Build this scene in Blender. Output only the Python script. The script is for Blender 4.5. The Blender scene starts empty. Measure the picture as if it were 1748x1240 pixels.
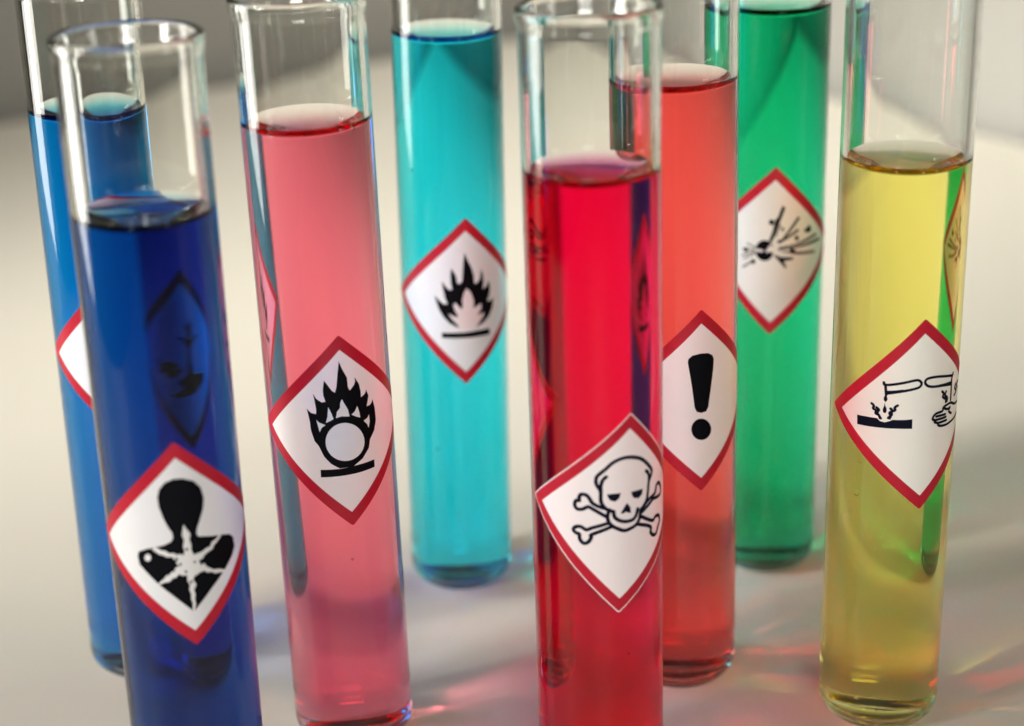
import bpy, bmesh, math, random
from mathutils import Vector, Matrix
from mathutils.geometry import tessellate_polygon

scene = bpy.context.scene
R = 0.01                     # outer radius of a test tube: 10 mm; lengths below are given in radii
random.seed(7)

# ------------------------------------------------------------------ camera
cam_data = bpy.data.cameras.new("camera")
cam_data.sensor_width = 36.0
cam_data.lens = 36.0 * 3026.4 / 1748.0
cam_data.clip_start = 0.005
cam_data.clip_end = 20.0
cam = bpy.data.objects.new("camera", cam_data)
scene.collection.objects.link(cam)
pitch, roll = math.radians(21.17), math.radians(-2.215)
fw = Vector((0, math.cos(pitch), -math.sin(pitch)))
up = Vector((0, math.sin(pitch), math.cos(pitch)))
rt = Vector((1, 0, 0))
rt2 = math.cos(roll) * rt + math.sin(roll) * up
up2 = -math.sin(roll) * rt + math.cos(roll) * up
m = Matrix((rt2, up2, -fw)).transposed().to_4x4()
m.translation = Vector((0, 0, 16.861 * R))
cam.matrix_world = m
cam_data.dof.use_dof = True
cam_data.dof.focus_distance = 28.2 * R
cam_data.dof.aperture_fstop = 11.5
scene.camera = cam

# ------------------------------------------------------------------ world and lamps
world = bpy.data.worlds.new("World")
scene.world = world
world.use_nodes = True
bg = world.node_tree.nodes["Background"]
bg.inputs[0].default_value = (1.0, 0.93, 0.82, 1)
bg.inputs[1].default_value = 0.03


def area_lamp(name, loc, target, sx, sy, watts, colour, spread=180.0):
    d = bpy.data.lights.new(name, 'AREA')
    d.shape = 'RECTANGLE'
    d.size, d.size_y = sx * R, sy * R
    d.energy = watts
    d.color = colour
    d.spread = math.radians(spread)
    o = bpy.data.objects.new(name, d)
    scene.collection.objects.link(o)
    o.location = Vector(loc) * R
    o.rotation_euler = (Vector(target) - Vector(loc)).to_track_quat('-Z', 'Y').to_euler()
    return o


# tall narrow window beyond the left end of the table, reaching down below its top
area_lamp("window_light", (-70, 41, 14), (2, 50, 10), 26, 80, 2.45, (1.0, 0.97, 0.91), 110.0)
# key lamp from the left, aimed at the table behind the tubes, and an added overhead fill brightening the far corner
area_lamp("key_light", (-66, 8, 48), (12, 59, 0), 13, 13, 0.54, (1.0, 0.97, 0.91), 33.0)
area_lamp("far_corner_fill", (20, 40, 68), (0, 84, 6), 22, 22, 0.24, (1.0, 0.97, 0.91), 44.0)
# added fills: two low ones facing the labels, a weak one from the right
area_lamp("front_left_fill", (-50, -3, 17), (0, 29, 7), 14, 12, 0.20, (1.0, 0.97, 0.94), 50.0)
area_lamp("front_fill", (4, -22, 15), (0, 29, 8), 20, 14, 0.14, (1.0, 0.97, 0.94), 50.0)
area_lamp("right_fill", (60, 10, 18), (2, 29, 8), 30, 30, 0.28, (1.0, 0.96, 0.90), 70.0)

scene.view_settings.view_transform = 'Standard'
scene.view_settings.look = 'None'
scene.view_settings.exposure = 0.0
scene.view_settings.gamma = 1.0
scene.view_settings.use_curve_mapping = False
cy = scene.cycles
scene.render.engine = 'CYCLES'
cy.max_bounces = 48
cy.transmission_bounces = 48
cy.glossy_bounces = 16
cy.diffuse_bounces = 4
cy.transparent_max_bounces = 16
cy.volume_bounces = 0
cy.caustics_refractive = True
cy.caustics_reflective = True
cy.blur_glossy = 0.0
cy.sample_clamp_indirect = 40.0
cy.use_denoising = True
cy.denoiser = 'OPENIMAGEDENOISE'
cy.use_adaptive_sampling = True
cy.adaptive_threshold = 0.01

# ------------------------------------------------------------------ hazard symbols, in label units (half diagonal = 1)
SYMBOLS = {}
SYMBOLS['db'] = [
    ('person_silhouette', 'fill', 'black', [(0.041, 0.647), (0.135, 0.601), (0.195, 0.517), (0.213, 0.413), (0.193, 0.312), (0.152, 0.216), (0.119, 0.145), (0.108, 0.094), (0.123, 0.062), (0.306, 0.01), (0.368, -0.007), (0.448, -0.038), (0.496, -0.088), (0.504, -0.186), (0.456, -0.255), (0.359, -0.34), (0.299, -0.389), (0.192, -0.477), (0.092, -0.574), (0.007, -0.66), (-0.087, -0.552), (-0.175, -0.458), (-0.279, -0.354), (-0.356, -0.266), (-0.436, -0.175), (-0.445, -0.094), (-0.429, -0.046), (-0.342, -0.01), (-0.271, 0.008), (-0.186, 0.027), (-0.119, 0.058), (-0.099, 0.091), (-0.101, 0.146), (-0.128, 0.194), (-0.165, 0.296), (-0.189, 0.404), (-0.191, 0.493), (-0.166, 0.571), (-0.112, 0.628), (-0.038, 0.653)]),
    ('star_burst', 'fill', 'white', [(0.005, 0.209), (0.021, 0.164), (0.038, 0.139), (0.055, 0.099), (0.039, 0.057), (0.052, -0.009), (0.045, -0.044), (0.062, -0.103), (0.086, -0.099), (0.145, -0.09), (0.182, -0.07), (0.219, -0.07), (0.242, -0.029), (0.282, -0.019), (0.333, 0.012), (0.346, -0.008), (0.286, -0.053), (0.253, -0.073), (0.246, -0.098), (0.199, -0.112), (0.158, -0.131), (0.141, -0.159), (0.102, -0.169), (0.113, -0.219), (0.149, -0.211), (0.166, -0.248), (0.199, -0.275), (0.23, -0.301), (0.287, -0.317), (0.359, -0.355), (0.352, -0.378), (0.283, -0.352), (0.244, -0.347), (0.209, -0.319), (0.165, -0.309), (0.141, -0.283), (0.097, -0.288), (0.067, -0.307), (0.05, -0.308), (0.033, -0.344), (0.055, -0.396), (0.03, -0.445), (0.037, -0.493), (0.027, -0.537), (0.031, -0.594), (0.008, -0.671), (-0.004, -0.642), (0.005, -0.57), (-0.007, -0.529), (0.001, -0.485), (-0.013, -0.435), (-0.002, -0.391), (-0.02, -0.341), (-0.015, -0.287), (-0.056, -0.287), (-0.086, -0.267), (-0.112, -0.298), (-0.141, -0.301), (-0.174, -0.335), (-0.219, -0.34), (-0.288, -0.372), (-0.256, -0.331), (-0.215, -0.299), (-0.2, -0.274), (-0.167, -0.265), (-0.148, -0.24), (-0.118, -0.234), (-0.111, -0.201), (-0.074, -0.188), (-0.101, -0.153), (-0.074, -0.123), (-0.118, -0.117), (-0.122, -0.091), (-0.175, -0.089), (-0.2, -0.07), (-0.237, -0.061), (-0.3, -0.008), (-0.262, 0.011), (-0.211, -0.022), (-0.176, -0.028), (-0.15, -0.055), (-0.112, -0.055), (-0.085, -0.074), (-0.056, -0.074), (-0.025, -0.087), (-0.014, -0.049), (-0.022, -0.002), (-0.006, 0.058), (-0.02, 0.106), (-0.009, 0.158)]),
    ('dot', 'fill', 'white', [(-0.315, -0.095), (-0.319, -0.109), (-0.327, -0.122), (-0.338, -0.13), (-0.35, -0.134), (-0.361, -0.132), (-0.37, -0.125), (-0.376, -0.114), (-0.376, -0.1), (-0.372, -0.086), (-0.364, -0.073), (-0.353, -0.064), (-0.341, -0.061), (-0.33, -0.063), (-0.321, -0.07), (-0.316, -0.081)]),
    ('speck', 'fill', 'black', [(0.019, -0.038), (0.015, -0.049), (0.006, -0.052), (-0.001, -0.045), (-0.003, -0.033), (0.001, -0.023), (0.01, -0.02), (0.017, -0.026)]),
    ('speck', 'fill', 'black', [(-0.052, -0.174), (-0.056, -0.183), (-0.065, -0.186), (-0.072, -0.181), (-0.074, -0.17), (-0.07, -0.16), (-0.062, -0.157), (-0.054, -0.163)]),
    ('speck', 'fill', 'black', [(0.074, -0.176), (0.07, -0.184), (0.063, -0.186), (0.056, -0.18), (0.054, -0.171), (0.058, -0.163), (0.065, -0.161), (0.072, -0.166)]),
    ('speck', 'fill', 'black', [(-0.012, -0.255), (-0.016, -0.264), (-0.025, -0.267), (-0.032, -0.261), (-0.034, -0.25), (-0.03, -0.241), (-0.022, -0.238), (-0.014, -0.244)]),
    ('speck', 'fill', 'black', [(0.022, -0.362), (0.018, -0.373), (0.01, -0.375), (0.002, -0.369), (0, -0.357), (0.005, -0.346), (0.013, -0.343), (0.02, -0.35)]),
    ('speck', 'fill', 'black', [(-0.08, -0.107), (-0.084, -0.113), (-0.092, -0.114), (-0.1, -0.111), (-0.102, -0.104), (-0.098, -0.098), (-0.09, -0.096), (-0.083, -0.1)]),
]
SYMBOLS['pk'] = [
    ('flame', 'fill', 'black', [(-0.359, 0.27), (-0.318, 0.227), (-0.27, 0.215), (-0.266, 0.264), (-0.274, 0.354), (-0.285, 0.426), (-0.255, 0.372), (-0.208, 0.335), (-0.171, 0.338), (-0.187, 0.406), (-0.187, 0.46), (-0.169, 0.558), (-0.134, 0.501), (-0.1, 0.444), (-0.073, 0.423), (-0.055, 0.483), (-0.037, 0.606), (-0.014, 0.736), (0.009, 0.661), (0.054, 0.555), (0.055, 0.464), (0.072, 0.421), (0.119, 0.468), (0.133, 0.501), (0.131, 0.546), (0.172, 0.464), (0.185, 0.388), (0.184, 0.325), (0.222, 0.341), (0.241, 0.363), (0.247, 0.388), (0.271, 0.317), (0.255, 0.259), (0.241, 0.214), (0.28, 0.214), (0.305, 0.233), (0.319, 0.265), (0.342, 0.166), (0.346, 0.035), (0.312, -0.064), (0.253, -0.137), (0.231, -0.222), (0.153, -0.31), (0.074, -0.355), (0.051, -0.368), (-0.085, -0.368), (-0.165, -0.312), (-0.227, -0.231), (-0.269, -0.12), (-0.308, -0.065), (-0.334, 0.044), (-0.338, 0.135), (-0.349, 0.216)]),
    ('ring_centre', 'fill', 'white', [(0.186, -0.145), (0.178, -0.182), (0.163, -0.216), (0.141, -0.245), (0.113, -0.268), (0.08, -0.285), (0.045, -0.296), (0.008, -0.3), (-0.03, -0.297), (-0.066, -0.287), (-0.101, -0.271), (-0.131, -0.249), (-0.158, -0.222), (-0.178, -0.19), (-0.193, -0.154), (-0.201, -0.116), (-0.201, -0.077), (-0.195, -0.038), (-0.181, -0.002), (-0.162, 0.032), (-0.136, 0.06), (-0.106, 0.082), (-0.073, 0.096), (-0.037, 0.102), (-0, 0.1), (0.037, 0.089), (0.073, 0.07), (0.106, 0.044), (0.135, 0.011), (0.158, -0.026), (0.175, -0.065), (0.185, -0.106)]),
    ('flame_gap', 'fill', 'white', [(-0.273, 0.155), (-0.246, 0.127), (-0.188, 0.098), (-0.227, 0.072), (-0.249, 0.027)]),
    ('flame_gap', 'fill', 'white', [(-0.149, 0.283), (-0.125, 0.221), (-0.107, 0.155), (-0.14, 0.138), (-0.183, 0.121), (-0.163, 0.187)]),
    ('flame_gap', 'fill', 'white', [(-0.014, 0.347), (0.015, 0.282), (0.038, 0.233), (0.05, 0.157), (-0.028, 0.172), (-0.084, 0.162), (-0.071, 0.224), (-0.038, 0.261), (-0.032, 0.314)]),
    ('flame_gap', 'fill', 'white', [(0.135, 0.247), (0.153, 0.179), (0.158, 0.121), (0.112, 0.143), (0.069, 0.172), (0.107, 0.199)]),
    ('flame_gap', 'fill', 'white', [(0.261, 0.123), (0.263, 0.045), (0.244, -0.013), (0.231, 0.028), (0.194, 0.076), (0.237, 0.094)]),
    ('bar', 'fill', 'black', [(-0.272, -0.37), (-0.085, -0.372), (0.073, -0.364), (0.285, -0.362), (0.282, -0.442), (0.104, -0.447), (-0.074, -0.448), (-0.275, -0.45)]),
]
SYMBOLS['cy'] = [
    ('flame', 'fill', 'black', [(-0.364, 0.078), (-0.303, 0.022), (-0.252, -0.02), (-0.208, -0.014), (-0.235, 0.051), (-0.259, 0.156), (-0.274, 0.26), (-0.241, 0.209), (-0.192, 0.157), (-0.155, 0.157), (-0.169, 0.244), (-0.173, 0.332), (-0.164, 0.41), (-0.132, 0.366), (-0.107, 0.312), (-0.096, 0.239), (-0.071, 0.223), (-0.039, 0.256), (-0.032, 0.359), (-0.026, 0.48), (-0.01, 0.591), (0.021, 0.51), (0.072, 0.4), (0.098, 0.309), (0.103, 0.214), (0.134, 0.216), (0.174, 0.262), (0.186, 0.329), (0.187, 0.385), (0.212, 0.315), (0.225, 0.217), (0.213, 0.132), (0.262, 0.156), (0.296, 0.219), (0.318, 0.126), (0.306, 0.041), (0.272, -0.026), (0.328, -0.027), (0.37, -0.002), (0.356, -0.114), (0.303, -0.207), (0.218, -0.276), (0.103, -0.322), (-0.002, -0.315), (-0.062, -0.301), (-0.104, -0.295), (-0.187, -0.249), (-0.254, -0.179), (-0.305, -0.093), (-0.338, 0.001)]),
    ('flame_core', 'fill', 'white', [(-0.067, -0.312), (-0.112, -0.25), (-0.161, -0.196), (-0.198, -0.13), (-0.144, -0.161), (-0.093, -0.177), (-0.096, -0.148), (-0.127, -0.09), (-0.143, -0.019), (-0.115, -0.003), (-0.085, -0.043), (-0.045, -0.081), (-0.034, -0.034), (-0.042, 0.028), (-0.02, 0.114), (0.01, 0.167), (0.053, 0.123), (0.079, 0.067), (0.098, -0.006), (0.087, -0.078), (0.133, -0.061), (0.186, -0.032), (0.195, -0.085), (0.164, -0.141), (0.141, -0.169), (0.235, -0.155), (0.208, -0.207), (0.159, -0.268), (0.107, -0.332)]),
    ('bar', 'fill', 'black', [(-0.277, -0.366), (-0.037, -0.364), (0.121, -0.357), (0.302, -0.36), (0.311, -0.434), (0.103, -0.433), (-0.088, -0.43), (-0.278, -0.43)]),
]
SYMBOLS['rd'] = [
    ('skull_outline', 'line', 'ink', [(-0.24, 0.224), (-0.247, 0.26), (-0.283, 0.314), (-0.291, 0.359), (-0.278, 0.402), (-0.209, 0.47), (-0.145, 0.532), (-0.059, 0.566), (0.035, 0.565), (0.141, 0.529), (0.23, 0.458), (0.3, 0.375), (0.291, 0.323), (0.261, 0.269), (0.256, 0.18), (0.245, 0.11), (0.204, 0.046), (0.173, 0.025)]),
    ('skull_outline', 'line', 'ink', [(-0.24, 0.233), (-0.233, 0.146), (-0.204, 0.095), (-0.168, 0.065), (-0.112, 0.045)]),
    ('temple_line', 'line', 'ink', [(-0.201, 0.392), (-0.232, 0.356), (-0.244, 0.297), (-0.241, 0.251)]),
    ('temple_line', 'line', 'ink', [(0.216, 0.393), (0.256, 0.348), (0.261, 0.269)]),
    ('eye_socket', 'fill', 'ink', [(-0.182, 0.22), (-0.053, 0.227), (-0.067, 0.172), (-0.104, 0.145), (-0.148, 0.157), (-0.172, 0.187)]),
    ('eye_socket', 'fill', 'ink', [(0.052, 0.222), (0.183, 0.227), (0.177, 0.174), (0.139, 0.143), (0.084, 0.155), (0.062, 0.186)]),
    ('nose', 'fill', 'ink', [(0.014, 0.119), (-0.011, 0.083), (-0.044, 0.024), (-0.017, 0.017), (0.01, 0.032), (0.034, 0.017), (0.061, 0.016), (0.05, 0.073)]),
    ('jaw', 'line', 'ink', [(-0.155, 0.065), (-0.165, 0.003), (-0.155, -0.05), (-0.121, -0.095), (-0.053, -0.134), (0.007, -0.156), (0.069, -0.143), (0.13, -0.115), (0.161, -0.056), (0.169, 0.022)]),
    ('jaw', 'line', 'ink', [(-0.112, 0.045), (-0.099, -0.01), (-0.049, -0.049), (0.016, -0.066), (0.085, -0.058), (0.122, -0.018), (0.133, 0.038)]),
    ('bone', 'line', 'ink', [(-0.206, 0.082), (-0.254, 0.098), (-0.309, 0.127), (-0.338, 0.169), (-0.37, 0.202), (-0.418, 0.201), (-0.434, 0.166), (-0.43, 0.137), (-0.46, 0.133), (-0.472, 0.088), (-0.447, 0.051), (-0.395, 0.057), (-0.351, 0.086), (-0.316, 0.076), (-0.169, -0.007)]),
    ('bone', 'line', 'ink', [(-0.152, -0.068), (-0.292, -0.119), (-0.35, -0.147), (-0.403, -0.123), (-0.455, -0.137), (-0.471, -0.171), (-0.443, -0.195), (-0.413, -0.201), (-0.405, -0.252), (-0.368, -0.288), (-0.326, -0.27), (-0.3, -0.218), (-0.298, -0.189), (-0.121, -0.105)]),
    ('bone', 'line', 'ink', [(0.207, 0.048), (0.267, 0.095), (0.37, 0.131), (0.392, 0.197), (0.445, 0.207), (0.496, 0.145), (0.494, 0.082), (0.411, 0.075), (0.34, 0.081), (0.265, 0.04), (0.176, -0.012)]),
    ('bone', 'line', 'ink', [(0.169, -0.043), (0.339, -0.135), (0.39, -0.112), (0.462, -0.125), (0.49, -0.183), (0.451, -0.234), (0.415, -0.289), (0.364, -0.288), (0.319, -0.245), (0.322, -0.202), (0.27, -0.163), (0.127, -0.111)]),
]
SYMBOLS['og'] = [
    ('exclamation_bar', 'fill', 'black', [(-0.142, 0.45), (-0.135, 0.483), (-0.094, 0.516), (-0.006, 0.528), (0.077, 0.519), (0.127, 0.487), (0.146, 0.442), (0.138, 0.327), (0.11, 0.134), (0.08, -0.069), (0.053, -0.115), (-0.003, -0.121), (-0.05, -0.101), (-0.072, -0.053), (-0.103, 0.204)]),
    ('exclamation_dot', 'fill', 'black', [(0.115, -0.327), (0.112, -0.353), (0.103, -0.376), (0.088, -0.396), (0.07, -0.411), (0.048, -0.42), (0.024, -0.425), (-0.001, -0.423), (-0.025, -0.416), (-0.048, -0.404), (-0.068, -0.387), (-0.085, -0.366), (-0.097, -0.342), (-0.105, -0.316), (-0.108, -0.289), (-0.105, -0.263), (-0.097, -0.238), (-0.085, -0.217), (-0.068, -0.2), (-0.048, -0.188), (-0.025, -0.183), (-0.001, -0.184), (0.024, -0.191), (0.048, -0.204), (0.069, -0.223), (0.088, -0.246), (0.102, -0.272), (0.112, -0.299)]),
]
SYMBOLS['gr'] = [
    ('bomb', 'fill', 'black', [(0.012, 0.02), (0.01, -0.01), (0.002, -0.038), (-0.011, -0.063), (-0.029, -0.083), (-0.051, -0.098), (-0.075, -0.106), (-0.1, -0.108), (-0.125, -0.102), (-0.148, -0.09), (-0.168, -0.072), (-0.184, -0.049), (-0.194, -0.022), (-0.198, 0.008), (-0.196, 0.038), (-0.188, 0.067), (-0.174, 0.093), (-0.156, 0.114), (-0.134, 0.13), (-0.11, 0.139), (-0.084, 0.14), (-0.06, 0.134), (-0.037, 0.121), (-0.018, 0.102), (-0.002, 0.077), (0.008, 0.049)]),
    ('bomb_crack', 'fill', 'white', [(-0.222, 0.028), (-0.162, 0.031), (-0.117, 0.024), (-0.099, 0.011), (-0.119, -0.005), (-0.161, -0.001), (-0.214, -0.01)]),
    ('bomb_crack', 'fill', 'white', [(-0.076, 0.03), (-0.046, 0.049), (-0.053, 0.074), (-0.02, 0.082), (0.026, 0.043), (0.021, -0.007), (-0.013, -0.004), (-0.037, 0.01), (-0.057, -0.012), (-0.075, 0.001)]),
    ('blast_streak', 'fill', 'black', [(-0.049, 0.128), (-0.011, 0.12), (0.125, 0.525), (0.088, 0.546)]),
    ('blast_streak', 'fill', 'black', [(-0.007, 0.276), (0.027, 0.273), (0.053, 0.388), (0.022, 0.404)]),
    ('blast_streak', 'fill', 'grey', [(0.087, 0.141), (0.109, 0.127), (0.31, 0.387), (0.279, 0.409)]),
    ('blast_streak', 'fill', 'grey', [(0.014, 0.187), (0.027, 0.18), (0.083, 0.328), (0.069, 0.336)]),
    ('blast_streak', 'fill', 'grey', [(0.062, 0.122), (0.072, 0.1), (0.303, 0.238), (0.282, 0.266)]),
    ('blast_streak', 'fill', 'grey', [(0.065, 0.061), (0.071, 0.042), (0.311, 0.076), (0.49, 0.116), (0.594, 0.138), (0.553, 0.17), (0.393, 0.126), (0.252, 0.087)]),
    ('blast_streak', 'fill', 'grey', [(0.057, 0.039), (0.061, 0.025), (0.313, 0.04), (0.521, 0.052), (0.676, 0.063), (0.632, 0.101), (0.492, 0.089), (0.292, 0.064)]),
    ('blast_streak', 'fill', 'pale', [(0.041, 0.021), (0.297, -0.048), (0.565, -0.072), (0.556, -0.032), (0.295, -0.008)]),
    ('blast_streak', 'fill', 'black', [(0.022, -0.022), (0.096, -0.057), (0.24, -0.068), (0.245, -0.096), (0.133, -0.108), (0.088, -0.088)]),
    ('blast_streak', 'fill', 'grey', [(0.012, -0.038), (0.151, -0.196), (0.172, -0.176), (0.035, -0.038)]),
    ('blast_streak', 'fill', 'black', [(0.061, -0.056), (0.12, -0.14), (0.156, -0.151), (0.096, -0.057)]),
    ('blast_streak', 'fill', 'pale', [(-0.35, -0.201), (-0.338, -0.222), (-0.227, -0.136), (-0.239, -0.119)]),
    ('blast_streak', 'fill', 'pale', [(-0.362, 0.014), (-0.358, 0), (-0.2, 0.009), (-0.201, 0.031)]),
    ('blast_streak', 'fill', 'pale', [(-0.367, -0.067), (-0.363, -0.084), (-0.191, -0.008), (-0.2, 0.009)]),
    ('blast_streak', 'fill', 'pale', [(-0.295, 0.091), (-0.302, 0.075), (-0.192, 0.039), (-0.188, 0.054)]),
    ('blast_streak', 'fill', 'pale', [(-0.342, -0.106), (-0.33, -0.118), (-0.198, -0.034), (-0.206, -0.02)]),
    ('fragment', 'fill', 'black', [(0.19, 0.021), (0.217, 0.04), (0.259, 0.021), (0.276, -0.013), (0.231, -0.026), (0.197, -0.008)]),
    ('fragment', 'fill', 'black', [(0.367, 0.246), (0.408, 0.257), (0.43, 0.287), (0.465, 0.266), (0.476, 0.209), (0.435, 0.197), (0.38, 0.212)]),
    ('fragment', 'fill', 'black', [(0.301, 0.152), (0.296, 0.133), (0.28, 0.124), (0.261, 0.13), (0.249, 0.148), (0.248, 0.17), (0.259, 0.186), (0.277, 0.187), (0.294, 0.174)]),
    ('fragment', 'fill', 'black', [(0.007, 0.356), (0, 0.335), (-0.019, 0.323), (-0.04, 0.326), (-0.055, 0.344), (-0.056, 0.367), (-0.043, 0.385), (-0.021, 0.389), (-0.002, 0.378)]),
    ('fragment', 'fill', 'black', [(0.04, 0.129), (0.07, 0.15), (0.108, 0.149), (0.092, 0.121), (0.054, 0.111)]),
    ('fragment', 'fill', 'black', [(0.081, 0.284), (0.101, 0.301), (0.12, 0.273), (0.107, 0.242)]),
    ('fragment', 'fill', 'black', [(-0.282, 0.008), (-0.289, -0.017), (-0.308, -0.029), (-0.327, -0.023), (-0.336, -0.001), (-0.329, 0.023), (-0.31, 0.036), (-0.291, 0.029)]),
    ('fragment', 'fill', 'black', [(-0.188, -0.122), (-0.196, -0.143), (-0.216, -0.154), (-0.236, -0.148), (-0.246, -0.129), (-0.238, -0.107), (-0.218, -0.096), (-0.197, -0.102)]),
]
SYMBOLS['yl'] = [
    ('metal_bar', 'fill', 'ink', [(-0.646, -0.017), (-0.549, -0.014), (-0.437, -0.014), (-0.412, -0.041), (-0.363, -0.051), (-0.315, -0.034), (-0.291, -0.021), (-0.17, -0.023), (-0.101, -0.02), (-0.101, -0.121), (-0.233, -0.113), (-0.427, -0.111), (-0.644, -0.115)]),
    ('tilted_tube', 'line', 'ink', [(-0.38, 0.362), (-0.361, 0.337), (-0.212, 0.359), (-0.083, 0.381), (-0.04, 0.371), (-0.02, 0.34), (-0.038, 0.309), (-0.08, 0.295), (-0.21, 0.274), (-0.35, 0.25)]),
    ('tube_contents', 'fill', 'ink', [(-0.357, 0.278), (-0.274, 0.285), (-0.194, 0.295), (-0.194, 0.267), (-0.353, 0.24)]),
    ('tilted_tube', 'line', 'ink', [(-0.365, 0.341), (-0.356, 0.236)]),
    ('drop', 'fill', 'ink', [(-0.356, 0.247), (-0.346, 0.216), (-0.342, 0.184), (-0.359, 0.16), (-0.377, 0.178), (-0.378, 0.206), (-0.366, 0.232)]),
    ('drop', 'fill', 'ink', [(-0.367, 0.158), (-0.362, 0.126), (-0.348, 0.092), (-0.35, 0.056), (-0.368, 0.044), (-0.383, 0.057), (-0.385, 0.085), (-0.371, 0.122)]),
    ('fume', 'line', 'ink', [(-0.494, 0.132), (-0.472, 0.111), (-0.478, 0.082), (-0.447, 0.065), (-0.453, 0.035), (-0.423, 0.021), (-0.409, -0.011)]),
    ('fume', 'line', 'ink', [(-0.445, 0.097), (-0.421, 0.075), (-0.437, 0.048), (-0.42, 0.015), (-0.403, -0.012)]),
    ('fume', 'line', 'ink', [(-0.246, 0.13), (-0.273, 0.107), (-0.269, 0.081), (-0.304, 0.062), (-0.3, 0.034), (-0.332, -0.003)]),
    ('fume', 'line', 'ink', [(-0.311, 0.097), (-0.295, 0.073), (-0.32, 0.051), (-0.31, 0.023), (-0.319, -0.006)]),
    ('tilted_tube', 'line', 'ink', [(0.38, 0.326), (0.178, 0.375), (0.058, 0.385), (0.018, 0.364), (0.025, 0.326), (0.08, 0.292), (0.23, 0.268), (0.365, 0.239)]),
    ('tube_contents', 'fill', 'ink', [(0.099, 0.299), (0.229, 0.287), (0.369, 0.273), (0.366, 0.228), (0.183, 0.274)]),
    ('tilted_tube', 'line', 'ink', [(0.392, 0.349), (0.37, 0.294), (0.37, 0.223), (0.369, 0.07)]),
    ('fume', 'line', 'ink', [(0.221, 0.209), (0.248, 0.174), (0.232, 0.15), (0.278, 0.111), (0.283, 0.077)]),
    ('fume', 'line', 'ink', [(0.28, 0.191), (0.267, 0.157), (0.305, 0.116), (0.3, 0.082)]),
    ('fume', 'line', 'ink', [(0.547, 0.212), (0.498, 0.192), (0.527, 0.144)]),
    ('fume', 'line', 'ink', [(0.464, 0.206), (0.45, 0.171), (0.494, 0.122), (0.443, 0.095)]),
    ('hand', 'line', 'ink', [(0.563, -0.012), (0.462, -0.002), (0.375, 0.041), (0.303, 0.043), (0.25, 0.034), (0.237, -0.002), (0.159, -0.004), (0.122, -0.027), (0.115, -0.058), (0.149, -0.076), (0.137, -0.092), (0.182, -0.115), (0.188, -0.139), (0.242, -0.159), (0.329, -0.167), (0.463, -0.16), (0.569, -0.143)]),
    ('hand', 'line', 'ink', [(0.156, -0.036), (0.282, -0.049)]),
    ('hand', 'line', 'ink', [(0.158, -0.073), (0.292, -0.081)]),
    ('hand', 'line', 'ink', [(0.187, -0.113), (0.304, -0.118)]),
    ('hand', 'line', 'ink', [(0.25, 0.026), (0.315, -0.006), (0.362, 0.001), (0.339, -0.036), (0.391, -0.077)]),
]
SYMBOLS['rb'] = [
    ('dead_tree', 'fill', 'black', [(-0.152, -0.19), (-0.096, -0.12), (-0.08, 0.02), (-0.096, 0.14), (-0.176, 0.22), (-0.264, 0.23), (-0.176, 0.25), (-0.112, 0.2), (-0.12, 0.34), (-0.168, 0.44), (-0.096, 0.37), (-0.072, 0.47), (-0.056, 0.36), (0.008, 0.42), (-0.04, 0.31), (-0.04, 0.22), (0.04, 0.27), (0.112, 0.26), (0.04, 0.23), (-0.032, 0.14), (-0.024, -0.02), (-0, -0.13), (0.056, -0.19)]),
    ('river_bank', 'fill', 'black', [(-0.328, -0.2), (-0.184, -0.17), (0.056, -0.18), (0.136, -0.24), (0.064, -0.3), (0.168, -0.36), (0.28, -0.38), (0.152, -0.41), (-0.12, -0.37), (-0.312, -0.28)]),
    ('fish', 'fill', 'black', [(0.072, -0.1), (0.152, -0.02), (0.256, 0), (0.328, -0.05), (0.408, 0.02), (0.392, -0.09), (0.416, -0.19), (0.328, -0.13), (0.256, -0.19), (0.152, -0.18)]),
    ('fish_eye', 'fill', 'white', [(0.12, -0.08), (0.136, -0.06), (0.152, -0.08), (0.136, -0.1)]),
]

# ------------------------------------------------------------------ materials
def new_mat(name):
    mt = bpy.data.materials.new(name)
    mt.use_nodes = True
    nt = mt.node_tree
    nt.nodes.clear()
    return mt, nt, nt.nodes.new('ShaderNodeOutputMaterial')


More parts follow.
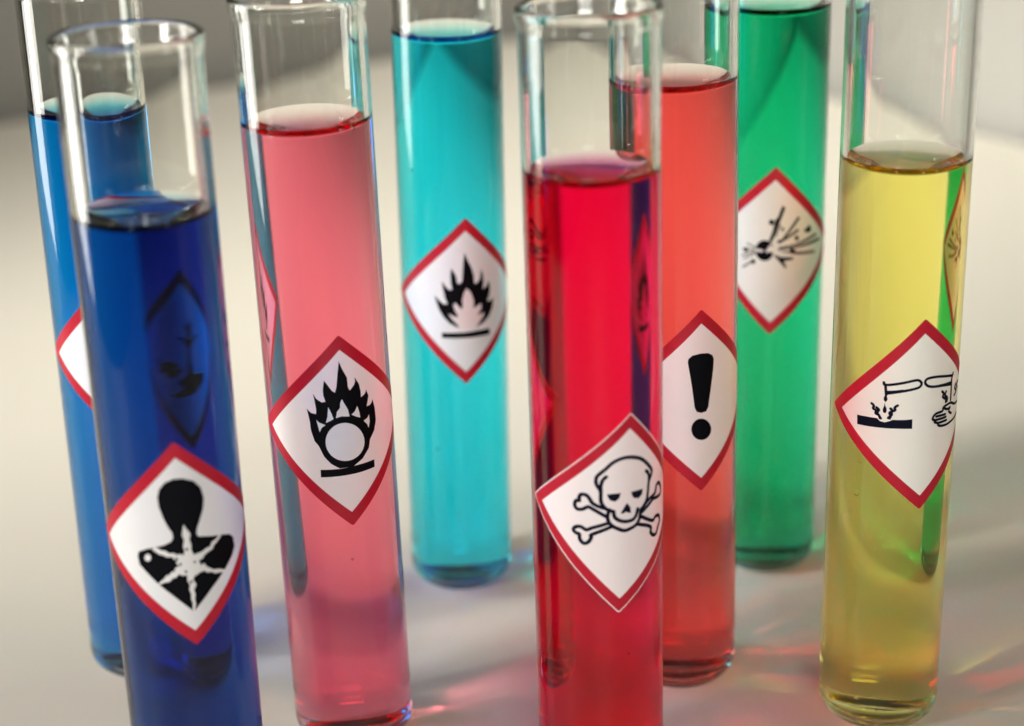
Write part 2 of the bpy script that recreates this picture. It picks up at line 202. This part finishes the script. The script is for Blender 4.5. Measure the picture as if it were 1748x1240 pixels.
def surface_mat(name, colour, rough, spec=0.4, mottling=0.04, scale=40.0, bump=0.0, bump_scale=900.0, see_through=0.0):
    mt, nt, out = new_mat(name)
    b = nt.nodes.new('ShaderNodeBsdfPrincipled')
    b.inputs['Roughness'].default_value = rough
    b.inputs['Specular IOR Level'].default_value = spec
    tc = nt.nodes.new('ShaderNodeTexCoord')
    nz = nt.nodes.new('ShaderNodeTexNoise')
    nz.inputs['Scale'].default_value = scale
    nz.inputs['Detail'].default_value = 6.0
    nt.links.new(tc.outputs['Object'], nz.inputs['Vector'])
    rmp = nt.nodes.new('ShaderNodeMapRange')
    rmp.inputs['To Min'].default_value = 1.0 - mottling
    rmp.inputs['To Max'].default_value = 1.0 + mottling * 0.5
    nt.links.new(nz.outputs['Fac'], rmp.inputs['Value'])
    mul = nt.nodes.new('ShaderNodeMix')
    mul.data_type = 'RGBA'
    mul.blend_type = 'MULTIPLY'
    mul.inputs[0].default_value = 1.0
    mul.inputs[6].default_value = (*colour, 1)
    nt.links.new(rmp.outputs['Result'], mul.inputs[7])
    nt.links.new(mul.outputs[2], b.inputs['Base Color'])
    if bump > 0:
        n2 = nt.nodes.new('ShaderNodeTexNoise')
        n2.inputs['Scale'].default_value = bump_scale
        n2.inputs['Detail'].default_value = 4.0
        nt.links.new(tc.outputs['Object'], n2.inputs['Vector'])
        bp = nt.nodes.new('ShaderNodeBump')
        bp.inputs['Strength'].default_value = bump
        bp.inputs['Distance'].default_value = 0.0002
        nt.links.new(n2.outputs['Fac'], bp.inputs['Height'])
        nt.links.new(bp.outputs['Normal'], b.inputs['Normal'])
    if see_through > 0:                       # thin sticker film: part of the light comes through from behind
        tr = nt.nodes.new('ShaderNodeBsdfTranslucent')
        nt.links.new(mul.outputs[2], tr.inputs['Color'])
        mx = nt.nodes.new('ShaderNodeMixShader')
        mx.inputs[0].default_value = see_through
        nt.links.new(b.outputs[0], mx.inputs[1])
        nt.links.new(tr.outputs[0], mx.inputs[2])
        nt.links.new(mx.outputs[0], out.inputs['Surface'])
    else:
        nt.links.new(b.outputs[0], out.inputs['Surface'])
    return mt


N_GLASS, N_WATER = 1.5, 1.34


def glass_mat(name="clear_glass", ior=N_GLASS):
    mt, nt, out = new_mat(name)
    g = nt.nodes.new('ShaderNodeBsdfGlass')
    g.inputs['IOR'].default_value = ior
    g.inputs['Roughness'].default_value = 0.0
    g.inputs['Color'].default_value = (0.99, 0.995, 0.985, 1)
    nt.links.new(g.outputs[0], out.inputs['Surface'])
    return mt


def liquid_mat(name, transmit):
    """Dyed water: 'transmit' is the share of red, green and blue left after 18 mm."""
    mt, nt, out = new_mat(name)
    g = nt.nodes.new('ShaderNodeBsdfGlass')
    g.inputs['Roughness'].default_value = 0.0
    at = nt.nodes.new('ShaderNodeAttribute')
    at.attribute_name = 'free_surface'          # 1 on the meniscus (water to air), 0 where the water wets the glass
    mr = nt.nodes.new('ShaderNodeMapRange')
    mr.inputs['To Min'].default_value = N_WATER / N_GLASS
    mr.inputs['To Max'].default_value = N_WATER
    nt.links.new(at.outputs['Fac'], mr.inputs['Value'])
    nt.links.new(mr.outputs['Result'], g.inputs['IOR'])
    nt.links.new(g.outputs[0], out.inputs['Surface'])
    sig = [-math.log(max(t, 1e-5)) / (1.8 * R) for t in transmit]
    dens = max(sig) * 1.0001
    va = nt.nodes.new('ShaderNodeVolumeAbsorption')
    va.inputs['Color'].default_value = (*[1 - s / dens for s in sig], 1)
    va.inputs['Density'].default_value = dens
    nt.links.new(va.outputs[0], out.inputs['Volume'])
    return mt


GLASS = glass_mat()
BUBBLE = glass_mat("air_in_water", 1.0 / N_WATER)
INK = {
    'white': surface_mat("label_white", (0.88, 0.87, 0.85), 0.42, 0.4, 0.03, 300.0, see_through=0.28),
    'red': surface_mat("label_red", (0.47, 0.008, 0.026), 0.40, 0.4, 0.06, 300.0, see_through=0.2),
    'black': surface_mat("print_black", (0.0025, 0.0025, 0.004), 0.55, 0.06, 0.2, 900.0),
    'ink': surface_mat("print_dark_blue_black", (0.004, 0.005, 0.015), 0.55, 0.06, 0.2, 900.0),
    'grey': surface_mat("print_grey", (0.045, 0.05, 0.047), 0.5, 0.1, 0.1, 900.0),
    'pale': surface_mat("print_pale_grey", (0.16, 0.165, 0.155), 0.5, 0.1, 0.1, 900.0),
}


# ------------------------------------------------------------------ helpers
def link(o, parent=None):
    scene.collection.objects.link(o)
    if parent is not None:
        o.parent = parent
    return o


def tag(o, label=None, category=None, group=None, kind=None):
    if label: o['label'] = label
    if category: o['category'] = category
    if group: o['group'] = group
    if kind: o['kind'] = kind
    return o


SEG = 160


def waviness(rnd):
    """Drawn glass is never quite round: small ripples of the outer and inner wall, as functions of the angle."""
    eo = [(n, 0.0010 / n * rnd.uniform(0.4, 1.0), rnd.uniform(0, 6.28)) for n in range(3, 12)]
    ei = [(n, 0.0040 / n * rnd.uniform(0.4, 1.0), rnd.uniform(0, 6.28)) for n in range(3, 12)]

    def f(r, t):
        w = min(max((r - RIN) / (1.0 - RIN), 0.0), 1.0)
        v = d = 0.0
        for wt, hs in ((w, eo), (1 - w, ei)):
            if wt > 0:
                v += wt * sum(a * math.cos(n * t + p) for n, a, p in hs)
                d -= wt * sum(a * n * math.sin(n * t + p) for n, a, p in hs)
        return v, d
    return f


def lathe(strips, name, material, parent, flags=None, wave=None):
    """Turn profile strips [(r, z), ...] (in radii) about the z axis; normals follow the strip's left side."""
    verts, faces, nrm, fl = [], [], [], []
    ring_wave = {}
    for si, prof in enumerate(strips):
        k = len(prof)
        pn = []
        for i in range(k):
            a = prof[max(i - 1, 0)]
            b = prof[min(i + 1, k - 1)]
            tx, tz = b[0] - a[0], b[1] - a[1]
            l = math.hypot(tx, tz) or 1.0
            pn.append((tz / l, -tx / l))
        idx = []
        for i, (r, z) in enumerate(prof):
            if r < 1e-6:
                idx.append([len(verts)] * SEG)
                verts.append((0, 0, z * R))
                nrm.append((0, 0, 1 if pn[i][1] > 0 else -1))
            else:
                row = []
                table = ring_wave.setdefault(round(r, 6), [wave(r, 2 * math.pi * s / SEG) for s in range(SEG)] if wave else None)
                for s in range(SEG):
                    t = 2 * math.pi * s / SEG
                    e, de = table[s] if table else (0.0, 0.0)
                    row.append(len(verts))
                    rr = r * R * (1 + e)
                    verts.append((rr * math.cos(t), rr * math.sin(t), z * R))
                    h = pn[i][0]
                    nrm.append((h * (math.cos(t) + de * math.sin(t)), h * (math.sin(t) - de * math.cos(t)), pn[i][1]))
                idx.append(row)
        for i in range(k - 1):
            for s in range(SEG):
                s2 = (s + 1) % SEG
                q = [idx[i][s], idx[i][s2], idx[i + 1][s2], idx[i + 1][s]]
                q2 = []
                for v in q:
                    if v not in q2:
                        q2.append(v)
                if len(q2) >= 3:
                    faces.append(q2)
                    fl.append(flags[si] if flags else 0.0)
    me = bpy.data.meshes.new(name)
    me.from_pydata(verts, [], faces)
    me.polygons.foreach_set('use_smooth', [True] * len(me.polygons))
    me.normals_split_custom_set_from_vertices(nrm)
    if flags:
        at = me.attributes.new('free_surface', 'FLOAT', 'FACE')
        at.data.foreach_set('value', fl)
    me.materials.append(material)
    me.update()
    return link(bpy.data.objects.new(name, me), parent)


def arc(cx, cz, r, a0, a1, n):
    return [(cx + r * math.cos(math.radians(a0 + (a1 - a0) * i / n)),
             cz + r * math.sin(math.radians(a0 + (a1 - a0) * i / n))) for i in range(n + 1)]


RIN = 0.885          # inner radius
HEIGHT = 12.36       # where the rim bead starts
FLOOR_IN = 0.17      # thickness of the glass foot
IN_FILLET = 0.37     # rounding of the inside of the foot


def inner_bottom():
    """Inside of the foot from the axis out to the wall (upward facing)."""
    rf = IN_FILLET
    pts = [(0.0, FLOOR_IN - 0.03), (0.2, FLOOR_IN - 0.027), (0.38, FLOOR_IN - 0.012)]
    pts += arc(RIN - rf, FLOOR_IN + rf, rf, -90, 0, 12)
    return pts


def spread(p, q, n):
    return [(p[0] + (q[0] - p[0]) * i / n, p[1] + (q[1] - p[1]) * i / n) for i in range(n + 1)]


def meniscus(level):
    """Water surface from the wall to the axis; 'level' is where it touches the wall."""
    h, w = 0.20, 0.17
    n = 30
    out = []
    for i in range(n + 1):
        t = i / n
        r = RIN * (1 - t ** 1.8) if t < 1 else 0.0
        out.append((r, level - h * (1 - math.exp(-(RIN - r) / w))))
    return out


def build_tube(loc, lean, level, dye, label_text, seed):
    rnd = random.Random(seed)
    wave = waviness(random.Random(seed + 50))
    root = bpy.data.objects.new("test_tube", None)
    root.empty_display_size = R
    link(root)
    root.location = Vector((loc[0], loc[1], 0.002)) * R
    root.rotation_euler = (0, math.atan(lean), 0)
    tag(root, label_text, "test tube", "test tubes standing on the white table")
    # glass: foot, wall, rim. One closed glass body together with the water's own wetted face
    rf = 0.42
    foot = [(0.0, 0.05), (0.25, 0.045), (0.42, 0.015)] + arc(1 - rf, rf, rf, -90, 0, 14)
    z0 = rf
    lathe([foot], "glass_foot", GLASS, root, wave=wave)
    outer = spread((1.0, z0), (1.0, HEIGHT - 0.05), 24)
    inner = spread((RIN, HEIGHT - 0.05), (RIN, level), 6)
    lathe([outer, inner], "glass_wall", GLASS, root, wave=wave)
    bead = [(1.0, HEIGHT - 0.05), (1.001, HEIGHT - 0.02), (1.008, HEIGHT + 0.01), (1.022, HEIGHT + 0.04)]
    bead += arc(0.985, HEIGHT + 0.15, 0.055, -30, 0, 4)[1:]
    bead += arc(0.975, HEIGHT + 0.20, 0.065, 0, 180, 16)
    bead += [(0.905, HEIGHT + 0.12), (0.893, HEIGHT + 0.04), (RIN + 0.001, HEIGHT - 0.02), (RIN, HEIGHT - 0.05)]
    lathe([bead], "rim", GLASS, root, wave=wave)
    # water: wetted side (facing the glass) and free surface
    wet = [(r, z) for r, z in inner_bottom()] + spread((RIN, FLOOR_IN + IN_FILLET), (RIN, level), 20)[1:]
    lathe([wet, meniscus(level)], "liquid", dye, root, flags=[0.0, 1.0], wave=wave)
    # a few small air bubbles: clinging under the surface, on the wall and on the foot
    spots = [(RIN - 0.05, rnd.uniform(-150, -30), level - rnd.uniform(0.05, 0.10)) for _ in range(3)]
    spots += [(RIN - 0.035, rnd.uniform(-140, -40), rnd.uniform(1.0, level - 1.0)) for _ in range(2)]
    spots += [(rnd.uniform(0.2, 0.5), rnd.uniform(-180, 180), FLOOR_IN + 0.05) for _ in range(3)]
    for r, a, z in spots:
        size = rnd.uniform(0.016, 0.032)
        bm = bmesh.new()
        bmesh.ops.create_icosphere(bm, subdivisions=2, radius=size * R)
        me = bpy.data.meshes.new("bubble")
        bm.to_mesh(me)
        bm.free()
        me.polygons.foreach_set('use_smooth', [True] * len(me.polygons))
        me.materials.append(BUBBLE)
        b = link(bpy.data.objects.new("bubble", me), root)
        b.location = (r * R * math.cos(math.radians(a)), r * R * math.sin(math.radians(a)), z * R)
    return root


# ------------------------------------------------------------------ labels
HALF = 1.62          # half diagonal of a label, in radii
STEP = 0.05          # facets of the rolled label, in radians


def bend(tris_v, tris_f, radius, phi0, z0, rot, name, material, parent, thick=0.0):
    """Take a flat patch in label units, turn it by 'rot', cut it into narrow facets and roll it on the tube."""
    bm = bmesh.new()
    c, s = math.cos(rot), math.sin(rot)
    vs = [bm.verts.new(((x * c + y * s) * HALF, (-x * s + y * c) * HALF, 0)) for x, y in tris_v]
    for f in tris_f:
        try:
            bm.faces.new([vs[i] for i in f])
        except ValueError:
            pass
    xs = [v.co.x for v in bm.verts]
    k = math.floor(min(xs) / STEP)
    while k * STEP < max(xs):
        bmesh.ops.bisect_plane(bm, geom=bm.verts[:] + bm.edges[:] + bm.faces[:], dist=1e-6,
                               plane_co=(k * STEP, 0, 0), plane_no=(1, 0, 0))
        k += 1
    bmesh.ops.remove_doubles(bm, verts=bm.verts[:], dist=1e-6)
    bm.normal_update()
    for f in bm.faces:
        if f.normal.z < 0:
            f.normal_flip()
    if thick > 0:
        ext = bmesh.ops.extrude_face_region(bm, geom=bm.faces[:])
        newv = [g for g in ext['geom'] if isinstance(g, bmesh.types.BMVert)]
        for v in newv:
            v.co.z += thick
    nrm = []
    for v in bm.verts:
        a = phi0 + v.co.x
        rad = (radius + v.co.z) * R
        z = (z0 + v.co.y) * R
        v.co = (rad * math.sin(a), -rad * math.cos(a), z)
        nrm.append((math.sin(a), -math.cos(a), 0))
    if thick > 0:
        bmesh.ops.recalc_face_normals(bm, faces=bm.faces[:])
    me = bpy.data.meshes.new(name)
    bm.to_mesh(me)
    bm.free()
    me.polygons.foreach_set('use_smooth', [True] * len(me.polygons))
    if thick > 0:
        loops = []
        for p in me.polygons:
            for li in p.loop_indices:
                v = me.loops[li].vertex_index
                n = Vector(nrm[v])
                d = n.dot(p.normal)
                loops.append(n if d > 0.7 else (-n if d < -0.7 else p.normal.copy()))
        me.normals_split_custom_set(loops)
    else:
        me.normals_split_custom_set_from_vertices(nrm)
    me.materials.append(material)
    return link(bpy.data.objects.new(name, me), parent)


def smooth(pts, n=4):
    out = []
    k = len(pts)
    for i in range(k - 1):
        p0, p1, p2, p3 = pts[max(i - 1, 0)], pts[i], pts[i + 1], pts[min(i + 2, k - 1)]
        for j in range(n):
            t = j / n
            out.append(tuple(0.5 * (2 * p1[a] + (p2[a] - p0[a]) * t + (2 * p0[a] - 5 * p1[a] + 4 * p2[a] - p3[a]) * t * t
                                    + (3 * p1[a] - p0[a] - 3 * p2[a] + p3[a]) * t ** 3) for a in (0, 1)))
    out.append(pts[-1])
    return out


def stroke(pts, width):
    """A pen line as a strip of quads with round ends."""
    pts = smooth(pts)
    h = width / 2
    vs, fs = [], []
    ns = []
    for i in range(len(pts)):
        a, b = pts[max(i - 1, 0)], pts[min(i + 1, len(pts) - 1)]
        dx, dy = b[0] - a[0], b[1] - a[1]
        l = math.hypot(dx, dy) or 1
        ns.append((-dy / l, dx / l))
    for p, n in zip(pts, ns):
        vs += [(p[0] + n[0] * h, p[1] + n[1] * h), (p[0] - n[0] * h, p[1] - n[1] * h)]
    for i in range(len(pts) - 1):
        fs.append((2 * i, 2 * i + 1, 2 * i + 3, 2 * i + 2))
    for e, sgn in ((0, 1), (len(pts) - 1, -1)):
        p, n = pts[e], ns[e]
        base = len(vs)
        cap = []
        for j in range(7):
            t = math.pi * j / 6
            cap.append((p[0] + h * (n[0] * math.cos(t) - sgn * n[1] * math.sin(t)),
                        p[1] + h * (n[1] * math.cos(t) + sgn * n[0] * math.sin(t))))
        vs += cap
        fs.append(tuple(range(base, base + 7)))
    return vs, fs


def fill(pts):
    tri = tessellate_polygon([[Vector((x, y, 0)) for x, y in pts]])
    return pts, tri


def diamond(s, n=5, rc=0.02):
    """Square standing on its corner, corners a little rounded."""
    out = []
    for k in range(4):
        a = math.pi / 2 * k
        cx, cy_ = (s - rc * 1.414) * math.cos(a), (s - rc * 1.414) * math.sin(a)
        for j in range(n):
            t = a - math.pi / 4 + math.pi / 2 * j / (n - 1)
            out.append((cx + rc * math.cos(t), cy_ + rc * math.sin(t)))
    return out


def build_label(root, phi0, z0, roll_deg, symbol, text, outer=0.992, width=0.027):
    phi0, rot = math.radians(phi0), math.radians(roll_deg)
    r0 = 1.0026
    d = diamond(1.0)
    lab = bend(*fill(d), r0, phi0, z0, rot, "label", INK['white'], root)
    lab['label'] = text
    lay = r0
    o, i = diamond(outer), diamond(0.85, rc=0.006)
    n = len(o)
    ring = [(j, (j + 1) % n, n + (j + 1) % n, n + j) for j in range(n)]
    bend(o + i, ring, lay + 0.0006, phi0, z0, rot, "border", INK['red'], lab)
    for k, (name, mode, ink, pts) in enumerate(symbol):
        vs, fs = fill(pts) if mode == 'fill' else stroke(pts, width)
        bend(vs, fs, lay + 0.0008 + 0.0004 * k, phi0, z0, rot, name, INK[ink], lab)
    return lab


# ------------------------------------------------------------------ the table and the walls behind it
K = Vector((2.83, 89.5, 0))                      # far corner of the table
A = Vector((-math.cos(math.radians(33)), -math.sin(math.radians(33)), 0))
B = Vector((math.cos(math.radians(57)), -math.sin(math.radians(57)), 0))


def slab(name, corners, z0, z1, material, bevel=0.0):
    bm = bmesh.new()
    lo = [bm.verts.new((p.x * R, p.y * R, z0 * R)) for p in corners]
    hi = [bm.verts.new((p.x * R, p.y * R, z1 * R)) for p in corners]
    n = len(corners)
    bm.faces.new(hi)
    bm.faces.new(lo[::-1])
    for i in range(n):
        j = (i + 1) % n
        bm.faces.new((lo[i], lo[j], hi[j], hi[i]))
    bmesh.ops.recalc_face_normals(bm, faces=bm.faces[:])
    if bevel:
        bmesh.ops.bevel(bm, geom=[e for e in bm.edges], offset=bevel * R, segments=3, affect='EDGES')
    me = bpy.data.meshes.new(name)
    bm.to_mesh(me)
    bm.free()
    me.materials.append(material)
    o = bpy.data.objects.new(name, me)
    link(o)
    tag(o, kind='structure')
    return o


TABLE = surface_mat("white_table_paint", (0.80, 0.755, 0.645), 0.55, 0.3, 0.03, 12.0, 0.05, 1500.0)
WALL = surface_mat("cream_wall_paint", (0.33, 0.32, 0.29), 0.85, 0.2, 0.05, 8.0, 0.1, 500.0)
LA, LB = 66.0, 110.0
slab("table_top", [K, K + A * LA, K + A * LA + B * LB, K + B * LB], -3.0, 0.0, TABLE, 0.15)
g = 1.2
slab("wall_left", [K - B * g - A * g, K - B * g + A * 58, K - B * (g + 4) + A * 58, K - B * (g + 4) - A * g], -60, 90, WALL)
slab("wall_right", [K - A * g - B * g, K - A * g + B * 130, K - A * (g + 4) + B * 130, K - A * (g + 4) - B * g], -60, 90, WALL)

# ------------------------------------------------------------------ the eight tubes
#        place (x, y)         lean    level   dye   label: angle, height, tilt
TUBES = {
    'rb': ((-7.011, 28.981), 0.0181, 10.525, (0.0002, 0.17, 0.74), (23.7, 6.38, -1.0)),
    'db': ((-5.111, 23.649), 0.0116, 10.22, (0.0002, 0.045, 0.34), (17.18, 5.476, -0.9)),
    'pk': ((-2.947, 26.368), -0.0015, 10.775, (0.99, 0.195, 0.29), (18.93, 5.963, -0.08)),
    'cy': ((-1.176, 31.879), 0.0212, 11.025, (0.012, 0.73, 0.95), (13.71, 6.131, 1.03)),
    'rd': ((1.204, 24.500), 0.0033, 10.35, (0.97, 0.0010, 0.05), (20.81, 5.262, 4.11)),
    'og': ((2.814, 27.932), -0.0028, 10.86, (0.99, 0.10, 0.095), (17.1, 5.595, 0.02)),
    'gr': ((4.944, 32.143), 0.0061, 11.22, (0.003, 0.60, 0.25), (-6.03, 6.785, 0.97)),
    'yl': ((6.070, 26.378), 0.0084, 9.835, (0.98, 0.90, 0.22), (14.3, 5.87, -1.52)),
}
TEXT = {
    'rb': ("bright blue test tube half hidden behind the dark blue one",
           "white diamond label with red border, its dead tree and fish hidden by the dark blue tube"),
    'db': ("dark blue test tube at the front left, label with a burst person silhouette",
           "white diamond label with red border and a black person with a white star burst"),
    'pk': ("pink test tube with a label of a flame over a circle",
           "white diamond label with red border and a black flame over a circle"),
    'cy': ("light turquoise test tube at the back with a plain flame label",
           "white diamond label with red border and a black flame over a bar"),
    'rd': ("deep red test tube at the front with a skull and crossbones label",
           "white diamond label with red border and a skull with crossed bones"),
    'og': ("orange red test tube with an exclamation mark label, behind the deep red one",
           "white diamond label with red border and a black exclamation mark"),
    'gr': ("green test tube at the back with an exploding bomb label",
           "white diamond label with red border and a bursting bomb"),
    'yl': ("yellow test tube at the right with a corrosion label of dripping tubes over a hand",
           "white diamond label with red border, two dripping tubes over a bar and a hand"),
}
LIQUID_NAME = {'rb': "bright_blue_water", 'db': "dark_blue_water", 'pk': "pink_water", 'cy': "turquoise_water",
               'rd': "deep_red_water", 'og': "orange_red_water", 'gr': "green_water", 'yl': "yellow_water"}
for n_, (key, (loc, lean, level, dye, lab)) in enumerate(TUBES.items()):
    tube = build_tube(loc, lean, level, liquid_mat(LIQUID_NAME[key], dye), TEXT[key][0], n_)
    build_label(tube, *lab, SYMBOLS[key], TEXT[key][1], outer=0.985 if key == 'rd' else 1.0,
                width=0.036 if key == 'rd' else 0.027)
